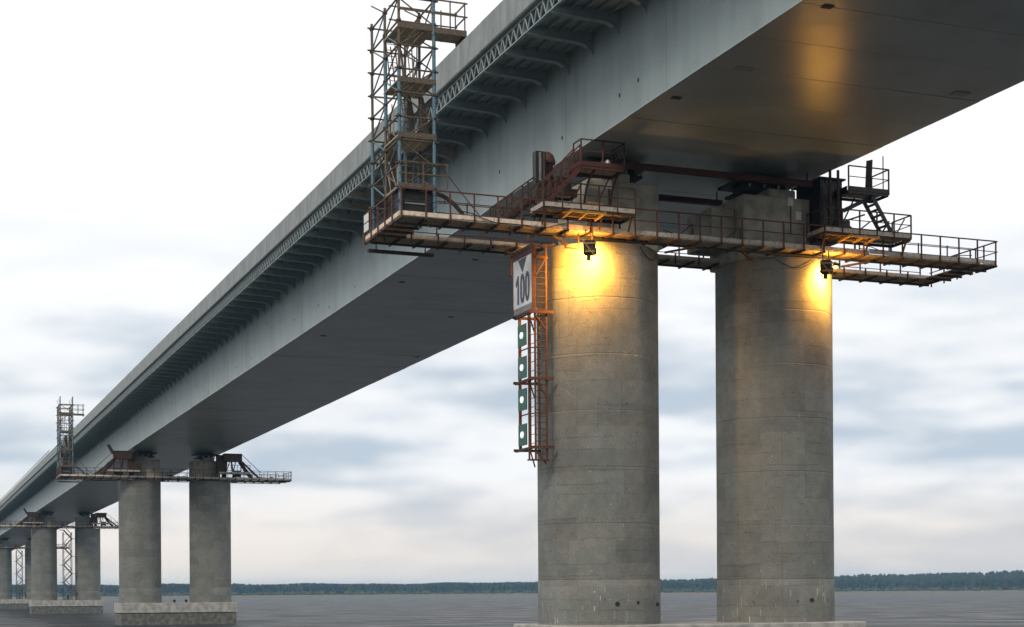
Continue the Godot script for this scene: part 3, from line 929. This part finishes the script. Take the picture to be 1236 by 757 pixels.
func make_mast() -> void:
	var w := thing("signal_mast", P(-8.5, 10.2, -1.0), "rusty ladder frame with four green signal boards beside column", "signal mast")
	var m: Material = M.orange_rust
	# back frame that carries the boards
	for q in [-0.88, 0.32]: bx(w, "mast_post", P(-8.7, 13.95, q), Vector3(0.12, 6.4, 0.12), m)
	for q in 4:
		var yc: float = [16.1, 14.6, 13.1, 11.46][q]
		var pl := bx(w, "signal_board", P(-8.8, yc, -0.24), Vector3(0.04, 1.0, 1.04), M.green, Basis(Vector3.RIGHT, rng.randf_range(-0.02, 0.02)))
		var disc := CylinderMesh.new()
		disc.top_radius = 0.145; disc.bottom_radius = 0.165; disc.height = 0.06; disc.radial_segments = 24; disc.rings = 0
		disc.material = M.lens
		own(pl, "signal_lens", disc, P(-8.845, yc, -0.24), Basis(Vector3.BACK, PI / 2))
	# ladder
	for t in [-8.62, -8.06]: bx(w, "ladder_side", P(t, 15.2, -1.4), Vector3(0.085, 9.9, 0.07), m)
	for i in 33: tube(w, "rung", P(-8.62, 10.5 + i * 0.29, -1.4), P(-8.06, 10.5 + i * 0.29, -1.4), 0.018, m)
	# platforms holding the frame off the column
	for yy in [17.02, 13.95, 10.78]:
		bar(w, "outrigger", P(-9.0, yy, -1.5), P(-7.75, yy + 0.02, -1.5), 0.1, 0.14, m)
		bar(w, "outrigger", P(-9.0, yy, 0.4), P(-7.5, yy + 0.02, 0.4), 0.1, 0.12, M.rust)
		bar(w, "outrigger", P(-8.86, yy - 0.03, -1.5), P(-8.86, yy - 0.03, 0.45), 0.1, 0.12, M.rust)
		bar(w, "brace", P(-8.66, yy - 0.1, -1.45), P(-8.1, yy - 0.75, -1.42), 0.06, 0.06, m)
		bar(w, "brace", P(-8.7, yy - 0.1, -0.9), P(-8.66, yy - 0.9, -1.38), 0.05, 0.05, M.rust)
	for yy in [15.45, 12.4]:
		bar(w, "tie", P(-8.7, yy, -0.88), P(-8.1, yy, -1.4), 0.05, 0.05, m)
		bar(w, "tie", P(-8.7, yy, 0.32), P(-8.7, yy, -0.88), 0.05, 0.05, M.rust)
	# safety cage behind the ladder: thin hoops and uprights
	for i in 14: bar(w, "cage_hoop", P(-8.62, 11.0 + i * 0.42, -1.36), P(-8.62, 11.0 + i * 0.42, -0.8), 0.025, 0.025, M.rust)
	for q in [-1.2, -1.0]: bar(w, "cage_upright", P(-8.5, 10.8, q), P(-8.5, 17.0, q), 0.025, 0.025, M.rust)
	tube(w, "conduit", P(-8.3, 10.9, -1.1), P(-8.3, 17.0, -1.1), 0.05, M.old_pipe)
	# bottom step
	for q in [-8.95, -8.62, -8.06]: bx(w, "step_hanger", P(q, 10.48, -1.42), Vector3(0.07, 0.6, 0.07), m)
	bar(w, "step", P(-9.0, 10.2, -1.42), P(-8.0, 10.22, -1.42), 0.3, 0.06, m)
	# frame at the head, under the walkway
	bar(w, "head_bar", P(-8.62, 19.55, -1.45), P(-8.0, 19.55, -1.45), 0.08, 0.12, m)
	bar(w, "brace", P(-8.6, 18.7, -1.44), P(-8.1, 19.5, -1.44), 0.06, 0.06, m)
	for q in [-7.9, -7.25]: bar(w, "loop_bar", P(q, 20.35, -3.3), P(q, 19.65, -3.3), 0.05, 0.05, m)
	bar(w, "loop_bar", P(-7.9, 19.65, -3.3), P(-7.25, 19.65, -3.3), 0.05, 0.05, m)

# ------------------------------------------------------------------ scaffold tower
func make_scaffold(label: String) -> Node3D:
	var w := thing("scaffold_tower", P(-14.85, 20.5, -1.1), label, "scaffold", "pipe scaffold towers at the deck edge")
	var ts := [-15.65, -14.05]
	var ss := [-3.2, -1.15, 0.95]
	var r := RandomNumberGenerator.new()
	r.seed = 77
	var j := func(a): return a + r.randf_range(-0.03, 0.03)
	# standards in two or three lengths, some still blue
	for ti in 2:
		for si in 3:
			var y := 20.52
			var top := 30.2 if si > 0 else 31.1
			while y < top - 0.1:
				var y2 := minf(y + r.randf_range(2.4, 4.4), top)
				if top - y2 < 1.0: y2 = top
				var blue := r.randf() < (0.85 if si == 0 else 0.6)
				tube(w, "standard", P(j.call(ts[ti]), y, j.call(ss[si])), P(ts[ti], y2, ss[si]), 0.085 if blue else 0.065, M.blue_pipe if blue else M.old_pipe)
				y = y2
	# ledgers, couplers and diagonals
	for k in 9:
		var y := 21.75 + k * 1.03
		for si in [0, 2]:
			tube(w, "ledger", P(ts[0] - 0.2, j.call(y), ss[si]), P(ts[1] + 0.2, j.call(y), ss[si]), 0.042, M.old_pipe)
		for ti in 2:
			tube(w, "ledger", P(ts[ti], j.call(y), ss[0] - 0.2), P(ts[ti], j.call(y), ss[2] + 0.2), 0.042, M.old_pipe)
			for si in 3: bx(w, "coupler", P(ts[ti], y, ss[si]), Vector3(0.16, 0.13, 0.16), M.rust, Basis(Vector3.UP, r.randf()))
			var up := k % 2 == 0
			for si in 2:
				tube(w, "diagonal", P(ts[ti], y + (0.0 if up else 1.03), ss[si]), P(ts[ti], y + (1.03 if up else 0.0), ss[si + 1]), 0.034, M.old_pipe if r.randf() < 0.7 else M.blue_pipe)
		if k < 8:
			var f := k % 2 == 0
			tube(w, "diagonal", P(ts[0] if f else ts[1], y, ss[0] + 0.06), P(ts[1] if f else ts[0], y + 1.03, ss[0] + 0.06), 0.034, M.old_pipe)
	# decks
	for lv in [21.8, 24.0, 26.4, 28.75]:
		for q in 4:
			bx(w, "deck_plank", P(lerpf(-15.5, -14.2, q / 3.0), lv + r.randf_range(-0.01, 0.01), -2.1), Vector3(0.4, 0.05, 2.2), M.plank)
		bx(w, "deck_edge", P(-14.85, lv + 0.02, -3.27), Vector3(1.75, 0.24, 0.04), M.old_pipe)
	# ladders and loose uprights inside
	for lv in 3:
		var y := 21.85 + lv * 2.35
		var t := -15.3 + (lv % 2) * 0.7
		for q in [0.0, 0.42]: tube(w, "ladder_side", P(t + q, y, -0.9), P(t + q + 0.1, y + 2.9, 0.3), 0.03, M.old_pipe)
		for i in 8: tube(w, "ladder_rung", P(t + i * 0.012, y + 0.3 + i * 0.32, -0.78 + i * 0.13), P(t + 0.42 + i * 0.012, y + 0.3 + i * 0.32, -0.78 + i * 0.13), 0.018, M.old_pipe)
		for q in 9:
			var tt := r.randf_range(-15.4, -14.2)
			var sv := r.randf_range(-2.8, 0.6)
			tube(w, "loose_pipe", P(tt, y, sv), P(tt + r.randf_range(-0.35, 0.35), y + r.randf_range(1.2, 2.3), sv + r.randf_range(-0.3, 0.3)), 0.03, [M.old_pipe, M.blue_pipe, M.plain_board][q % 3])
	# hanging tarpaulin strips
	for q in [[-14.95, 26.1, -2.3], [-14.45, 26.0, -2.6], [-15.2, 24.9, -0.6]]:
		var st := start()
		prism(st, PackedVector2Array([Vector2(0.0, 0.0), Vector2(0.1, -0.1), Vector2(0.26, -0.9), Vector2(0.22, -1.7), Vector2(0.05, -1.85), Vector2(-0.14, -1.5), Vector2(-0.2, -0.8), Vector2(-0.06, -0.2)]), -0.03, 0.03)
		own(w, "tarpaulin", finish(st, M.old_pipe), P(q[0], q[1], q[2]), Basis(Vector3.UP, r.randf_range(-0.5, 0.5)) * Basis(Vector3.BACK, r.randf_range(-0.15, 0.15)))
	# guard at the first deck
	for yy in [22.35, 22.85]: bar(w, "guard_bar", P(-15.7, yy, -3.3), P(-13.5, yy, -3.3), 0.05, 0.05, M.old_pipe)
	for q in [-15.4, -14.6, -13.5]: bx(w, "guard_post", P(q, 22.35, -3.3), Vector3(0.06, 1.1, 0.06), M.old_pipe)
	# foot: dark winch box on the walkway and a curved stay
	bx(w, "foot_box", P(-14.8, 21.1, -2.4), Vector3(1.5, 1.1, 1.3), M.black_steel)
	bx(w, "foot_rail", P(-14.9, 21.1, -3.08), Vector3(1.0, 0.05, 0.04), M.pale_steel)
	var prev := P(-13.9, 21.75, -2.6)
	for i in 5:
		var a := (i + 1) / 5.0
		var q := P(-13.9 + 1.6 * a, 21.75 - 1.15 * a * a, -2.6)
		bar(w, "stay", prev, q, 0.1, 0.16, M.rust)
		prev = q
	tube(w, "stay_cable", P(-13.5, 22.95, -2.5), P(-11.66, 20.9, -2.5), 0.022, M.rust)
	# upper landing reaching towards the deck edge
	for q in 3: bx(w, "landing_plank", P(-13.35, 28.75, -3.05 + q * 0.45), Vector3(1.5, 0.05, 0.42), M.plank)
	bx(w, "deck_edge", P(-13.3, 28.72, -3.29), Vector3(1.5, 0.26, 0.04), M.old_pipe)
	bx(w, "deck_edge", P(-12.58, 28.72, -2.6), Vector3(0.04, 0.26, 1.4), M.old_pipe)
	for q in [-12.62, -13.3]:
		for sv in [-3.25, -2.0]: bx(w, "guard_post", P(q, 29.4, sv), Vector3(0.05, 1.4, 0.05), M.old_pipe)
	for yy in [29.45, 30.05]:
		bar(w, "guard_bar", P(-15.7, yy, -3.28), P(-12.5, yy, -3.28), 0.05, 0.06, M.old_pipe)
		bar(w, "guard_bar", P(-12.6, yy, -3.28), P(-12.6, yy, -1.95), 0.05, 0.05, M.old_pipe)
		bar(w, "guard_bar", P(-15.7, yy, -1.9), P(-12.5, yy, -1.9), 0.05, 0.05, M.old_pipe)
	return w

# zigzag stair tower standing on a pile cap between the columns
func make_stair_tower(k: int, label: String) -> void:
	var s := k * SPAN
	var w := thing("stair_tower", P(0.2, 3.02, s - 1.0), label, "stair tower", "zigzag stair towers between the columns")
	for t in [-0.7, 1.1]:
		for sv in [-2.2, 0.2]: bx(w, "leg", P(t, 10.8, s + sv), Vector3(0.13, 15.6, 0.13), M.old_pipe)
	for i in 8:
		var y := 3.1 + i * 2.0
		var a := -0.7 if i % 2 == 0 else 1.1
		for sv in [-2.2, -1.3]:
			bar(w, "string", P(a, y, s + sv), P(0.4 - a, y + 2.0, s + sv), 0.08, 0.22, M.old_pipe)
			bar(w, "hand_rail", P(a, y + 1.0, s + sv), P(0.4 - a, y + 3.0, s + sv), 0.07, 0.07, M.rust)
		for q in 6:
			var f := (q + 0.5) / 6.0
			bx(w, "tread", P(lerpf(a, 0.4 - a, f), y + 2.0 * f, s - 1.75), Vector3(0.26, 0.05, 0.9), M.plank)
		bx(w, "landing", P(0.4 - a + (0.35 if a < 0 else -0.35), y + 2.0, s - 1.0), Vector3(0.8, 0.08, 2.4), M.rust)
		for yy in [1.0]: bar(w, "tie", P(-0.7, y + yy, s + 0.2), P(1.1, y + yy, s + 0.2), 0.07, 0.07, M.old_pipe)
	for i in 3: bx(w, "stored_bundle", P(-0.3 + i * 0.45, 3.7, s - 2.45), Vector3(0.4, 1.2, 0.3), M.rust if i % 2 else M.blue_pipe, Basis(Vector3.BACK, 0.1 * (i - 1)))

# rusty cradle housings at the heads of the piers further off
func make_cradle(k: int, side: int, label: String) -> void:
	var s := k * SPAN
	var y := 20.5 - 0.35 * k
	var w := thing("steel_cradle", P(side * 7.2, y, s - 2.6), label, "cradle", "rusty steel cradles at pier heads")
	var top := SOFFIT + gy(s) - 0.35
	var t0 := side * 6.3
	var t1 := side * 8.7
	bx(w, "upper_box", P((t0 + t1) * 0.5, top - 0.5, s - 2.6), Vector3(2.3, 1.0, 1.3), M.rust)
	bx(w, "top_plate", P((t0 + t1) * 0.5, top + 0.04, s - 2.6), Vector3(2.5, 0.08, 1.5), M.rust)
	for q in [t0, lerpf(t0, t1, 0.45), t1]: bx(w, "rib", P(q, top - 0.5, s - 3.28), Vector3(0.1, 1.0, 0.06), M.rust)
	bar(w, "leg", P(t0, y, s - 2.6), P(t0 + side * 0.2, top - 1.0, s - 2.6), 0.4, 0.6, M.rust)
	bar(w, "leg", P(t1 + side * 1.6, y, s - 2.6), P(t1 - side * 0.2, top - 1.0, s - 2.6), 0.3, 0.45, M.rust)
	bar(w, "leg", P(lerpf(t0, t1, 0.6), y, s - 2.6), P(lerpf(t0, t1, 0.45), top - 1.0, s - 2.6), 0.16, 0.2, M.rust)
	bar(w, "string", P(t1 + side * 2.6, y, s - 3.2), P(t1, top - 1.0, s - 3.2), 0.12, 0.25, M.rust)
	bar(w, "hand_rail", P(t1 + side * 2.6, y + 1.0, s - 3.2), P(t1, top, s - 3.2), 0.07, 0.07, M.rust)
	for i in 6:
		var f := (i + 0.5) / 6.0
		bx(w, "tread", P(lerpf(t1 + side * 2.6, t1, f), lerpf(y, top - 1.0, f), s - 2.9), Vector3(0.26, 0.05, 0.6), M.rust)
	bx(w, "toe_board", P(side * 7.5, y + 0.8, s - 4.05), Vector3(4.4, 0.2, 0.03), M.plain_board)
	bx(w, "side_plate", P(t0 - side * 0.5, (y + top) * 0.5 + 0.3, s - 2.3), Vector3(0.9, top - y - 0.8, 0.9), M.rust)
	for q in 3: bar(w, "brace", P(lerpf(t0, t1 + side, q / 3.0), y + 0.1, s - 2.9), P(lerpf(t0, t1, (q + 1) / 3.0), top - 1.0, s - 2.9), 0.1, 0.12, M.red_rust if q == 1 else M.rust)
	bx(w, "gear_case", P(lerpf(t0, t1, 0.8), y + 0.75, s - 2.5), Vector3(0.9, 0.8, 0.8), M.black_steel)
	bx(w, "balcony_floor", P(side * 7.5, y + 0.68, s - 3.4), Vector3(4.5, 0.06, 1.3), M.plank)
	for i in 6: bx(w, "post", P(side * 5.3 + side * i * 0.88, y + 1.25, s - 4.08), Vector3(0.06, 1.2, 0.06), M.rust)
	bx(w, "top_rail", P(side * 7.5, y + 1.85, s - 4.08), Vector3(4.5, 0.06, 0.06), M.rust)
	if side < 0: bar(w, "raised_arm", P(t1, top - 0.3, s - 2.9), P(t1 - 0.7, top + 0.9, s - 2.9), 0.4, 0.4, M.black_steel)

# ------------------------------------------------------------------ water and far shore
func shore_point(a: float, back: float) -> Vector3:
	# a is an angle round the river bend in degrees; the bank swings a little nearer towards one end
	var d := 1620.0 + 90.0 * sin(a * 0.11) + 60.0 * sin(a * 0.37 + 1.0) + back
	var r := deg_to_rad(a)
	return Vector3(-36.0 + sin(r) * d, 0, 68.7 - cos(r) * d)

func land_height(a: float, back: float) -> float:
	var h := smoothstep(0.0, 14.0, back) * 2.2 + smoothstep(10.0, 60.0, back) * 1.6
	h += smoothstep(40.0, 420.0, back) * (1.0 + 10.0 * smoothstep(24.0, 40.0, a) + 2.5 * (0.5 + 0.5 * sin(a * 0.23 + 2.0)))
	return h

func make_far_shore() -> void:
	var w := MeshInstance3D.new()
	w.name = "water"
	var pm := PlaneMesh.new()
	pm.size = Vector2(14000, 14000)
	var m := mat(ramp_tex(41, 0.02, 6, 1024, [[0.2, Color(0.17, 0.17, 0.172)], [0.8, Color(0.23, 0.23, 0.23)]], 0.0), 1.0, 0.0022)
	m.roughness_texture = ramp_tex(45, 0.03, 6, 1024, [[0.3, Color(0.42, 0.42, 0.42)], [0.7, Color(0.56, 0.56, 0.56)]], 0.0)
	m.metallic_specular = 0.27
	m.normal_enabled = true
	m.normal_texture = normal_tex(42, 0.04, 6, 1024, 4.0)
	m.normal_scale = 1.0
	pm.material = m
	w.mesh = pm
	w.position = Vector3(0, 0, -2000)
	add_child(w)
	tag(w, "dull grey river water with fine ripples", "water", "", "structure")
	var st := SurfaceTool.new()
	st.begin(Mesh.PRIMITIVE_TRIANGLES)
	st.set_smooth_group(0)
	var backs := [-8.0, 0.0, 6.0, 14.0, 30.0, 60.0, 140.0, 260.0, 420.0, 900.0, 1600.0]
	var pt := func(a, b):
		var p := shore_point(a, b)
		p.y = land_height(a, b) if b > 0 else b * 0.1
		return p
	for i in 240:
		var a := -40.0 + i * 0.5
		for j in backs.size() - 1:
			quad(st, pt.call(a, backs[j]), pt.call(a, backs[j + 1]), pt.call(a + 0.5, backs[j + 1]), pt.call(a + 0.5, backs[j]))
	var land := MeshInstance3D.new()
	land.name = "far_bank"
	land.mesh = finish(st, mat(ramp_tex(43, 0.03, 4, 512, [[0.0, Color(0.30, 0.27, 0.21)], [0.5, Color(0.40, 0.35, 0.27)], [1.0, Color(0.48, 0.42, 0.32)]], 0.1), 0.95, 0.02))
	add_child(land)
	tag(land, "low tan far bank of the river", "bank", "", "structure")
	make_forest("forest", 0, 15000, "dense dark conifer forest along the far bank")
	make_forest("riverside_bushes", 1, 900, "low round bushes at the foot of the far forest")

func make_forest(called: String, kind: int, count: int, label: String) -> void:
	var r := RandomNumberGenerator.new()
	r.seed = 900 + kind
	var st := start()
	if kind == 0:
		# a pine one metre high: bare lower trunk and ragged whorls
		hull(st, [Vector3(-0.012, 0, -0.012), Vector3(0.012, 0, -0.012), Vector3(0.0, 0, 0.014), Vector3(0, 0.9, 0)])
		for n in 74:
			var y := 0.14 + 0.84 * pow(r.randf(), 0.9)
			var rad := (0.22 * (1.0 - y) + 0.035) * r.randf_range(0.5, 1.15)
			var a := r.randf() * TAU
			var p := Vector3(cos(a) * rad, y, sin(a) * rad)
			var side := Vector3(-sin(a), r.randf_range(-0.3, 0.3), cos(a)) * r.randf_range(0.05, 0.095)
			var outw := Vector3(cos(a), -0.5, sin(a)) * r.randf_range(0.04, 0.08)
			quad(st, p - side, p + Vector3(0, 0.09, 0), p + side, p + outw)
	else:
		for n in 60:
			var d := Vector3(r.randf_range(-1, 1), r.randf_range(0, 1), r.randf_range(-1, 1)).normalized()
			var p := Vector3(d.x * 0.55, 0.08 + d.y * 0.85, d.z * 0.55) * r.randf_range(0.75, 1.08)
			var u := d.cross(Vector3(r.randf_range(-1, 1), 1, r.randf_range(-1, 1))).normalized() * r.randf_range(0.13, 0.24)
			var v := d.cross(u).normalized() * r.randf_range(0.13, 0.24)
			quad(st, p - u, p + v, p + u, p - v)
	var m := StandardMaterial3D.new()
	m.vertex_color_use_as_albedo = true
	m.roughness = 0.95
	var mesh := finish(st, m)
	var mm := MultiMesh.new()
	mm.transform_format = MultiMesh.TRANSFORM_3D
	mm.use_colors = true
	mm.mesh = mesh
	mm.instance_count = count
	for i in count:
		var a := r.randf_range(-14.0, 50.0)
		var back := r.randf_range(34.0, 60.0) if kind == 1 else 52.0 + 330.0 * pow(r.randf(), 1.4)
		var p := shore_point(a, back)
		p.y = land_height(a, back) - 0.3
		var h := r.randf_range(2.0, 5.0) if kind == 1 else r.randf_range(9.0, 12.0) * (1.0 + 0.07 * sin(a * 1.9) * sin(a * 0.6))
		var wide := h * r.randf_range(1.1, 1.7)
		mm.set_instance_transform(i, Transform3D(Basis(Vector3.UP, r.randf() * TAU) * Basis.from_scale(Vector3(wide, h, wide)), p))
		var k := r.randf_range(0.75, 1.25)
		var c := Color(0.035, 0.058, 0.040) if r.randf() < 0.85 else Color(0.075, 0.078, 0.04)
		if kind == 1: c = Color(0.07, 0.085, 0.045)
		mm.set_instance_color(i, Color(c.r * k, c.g * k, c.b * k))
	var o := MultiMeshInstance3D.new()
	o.name = called
	o.multimesh = mm
	add_child(o)
	tag(o, label, "forest" if kind == 0 else "bushes", "", "stuff")

# ------------------------------------------------------------------
func _ready() -> void:
	rng.seed = 2024
	# camera: level, with a shifted lens and a hair of roll
	var cam := Camera3D.new()
	cam.name = "camera"
	cam.projection = Camera3D.PROJECTION_FRUSTUM
	cam.near = 0.5
	cam.far = 12000.0
	cam.keep_aspect = Camera3D.KEEP_HEIGHT
	cam.size = 757.0 / 1904.57 * cam.near
	cam.frustum_offset = Vector2(0, (715.5 - 378.5) / 1904.57 * cam.near)
	cam.position = Vector3(-36.065, 4.1, 68.703)
	cam.rotation = Vector3(0, -0.37146, -0.0067)
	add_child(cam)
	cam.current = true
	# sky, air and exposure
	var env := Environment.new()
	env.background_mode = Environment.BG_SKY
	env.sky = make_sky()
	env.tonemap_mode = Environment.TONE_MAPPER_LINEAR
	env.tonemap_exposure = 1.0
	env.sdfgi_enabled = true
	env.ssao_enabled = true
	env.ssil_enabled = true
	env.fog_enabled = true
	env.fog_density = 0.00014
	env.fog_light_color = Color(0.55, 0.72, 0.84)
	var we := WorldEnvironment.new()
	we.name = "environment"
	we.environment = env
	add_child(we)
	# the veiled sun, high on the left
	var sun := DirectionalLight3D.new()
	sun.name = "sun"
	sun.light_energy = 0.42
	sun.light_angular_distance = 14.0
	sun.light_color = Color(1.0, 0.95, 0.88)
	sun.shadow_enabled = true
	add_child(sun)
	sun.look_at_from_position(Vector3(-60, 58, 58), Vector3.ZERO)

	make_materials()
	make_far_shore()
	make_girder()
	make_pier(0, "twin-column concrete pier lit by two yellow floodlights")
	make_pier(1, "twin-column concrete pier next along the bridge from the floodlit pier")
	make_pier(2, "twin-column concrete pier second along the bridge from the floodlit pier")
	make_pier(3, "twin-column concrete pier third along the bridge from the floodlit pier")
	var w0 := walkway("railed plank walkway on top of the floodlit pier", 0.0, 0.0)
	copy(w0, "access_walkway", P(0, 20.2 - 0.35, SPAN), "railed plank walkway on the first pier past the floodlit one")
	copy(w0, "access_walkway", P(0, 20.2 - 0.7, SPAN * 2), "railed plank walkway on the second pier past the floodlit one")
	copy(w0, "access_walkway", P(0, 20.2 - 1.05, SPAN * 3), "railed plank walkway on the third pier past the floodlit one")
	var t0 := make_scaffold("tall blue and brown pipe scaffold on walkway of the floodlit pier")
	copy(t0, "scaffold_tower", P(-14.85, 20.15, SPAN - 1.1), "tall pipe scaffold on walkway of the pier past the floodlit one")
	make_left_stair()
	make_right_stair()
	make_lamp(-6.95, -3.6, 0.35, 0.1, "yellow lamp hung in front of the column with the ladder")
	make_lamp(6.2, -3.5, -0.1, -0.62, "yellow lamp hung in front of the column without sign")
	make_sign()
	make_mast()
	for q in [[-5.0, 5.9, 24.05, -1.95, "rusty beam hung close under the girder above both head blocks"], [-0.6, 3.4, 23.95, 2.6, "short rusty beam under the girder behind the head blocks"]]:
		var o := thing("steel_beam", P((q[0] + q[1]) * 0.5, q[2], q[3]), q[4], "beam")
		bx(o, "web", P((q[0] + q[1]) * 0.5, q[2], q[3]), Vector3(q[1] - q[0], 0.22, 0.05), M.red_rust)
		for d in [-0.12, 0.12]: bx(o, "flange", P((q[0] + q[1]) * 0.5, q[2] + d, q[3]), Vector3(q[1] - q[0], 0.035, 0.24), M.red_rust)
		for d in [q[0] + 0.3, q[1] - 0.3]: bx(o, "hanger", P(d, q[2] + 0.36, q[3]), Vector3(0.05, 0.45, 0.05), M.black_steel)
	var nb := thing("notice_board", P(-15.8, 20.7, 1.4), "small white board on the end railing below the scaffold", "board")
	for q in [[21.4, 0.36], [20.98, 0.36]]: bx(nb, "panel", P(-15.82, q[0], 1.45), Vector3(0.03, q[1], 0.7), M.paper)
	for k in [1, 2, 3]:
		var which: String = ["", "first", "second", "third"][k]
		make_cradle(k, -1, "rusty cradle under deck bracket side of %s pier past the floodlit one" % which)
		make_cradle(k, 1, "rusty cradle on the far column of %s pier past the floodlit one" % which)
	make_stair_tower(2, "zigzag stair tower between columns of second pier past the floodlit one")
	make_stair_tower(3, "zigzag stair tower between columns of third pier past the floodlit one")
	for q in [-0.6, 1.0]:
		var bo := thing("mooring_bollard", P(q, 3.02, SPAN - 2.6), "squat dark bollard on the pile cap nearer the column under the scaffold side" if q < 0 else "squat dark bollard on the pile cap nearer the outer column", "bollard", "bollards on the pile cap")
		tube(bo, "stem", P(q, 3.0, SPAN - 2.6), P(q, 3.3, SPAN - 2.6), 0.14, M.black_steel)
		tube(bo, "cap", P(q, 3.3, SPAN - 2.6), P(q, 3.44, SPAN - 2.6), 0.22, M.black_steel)
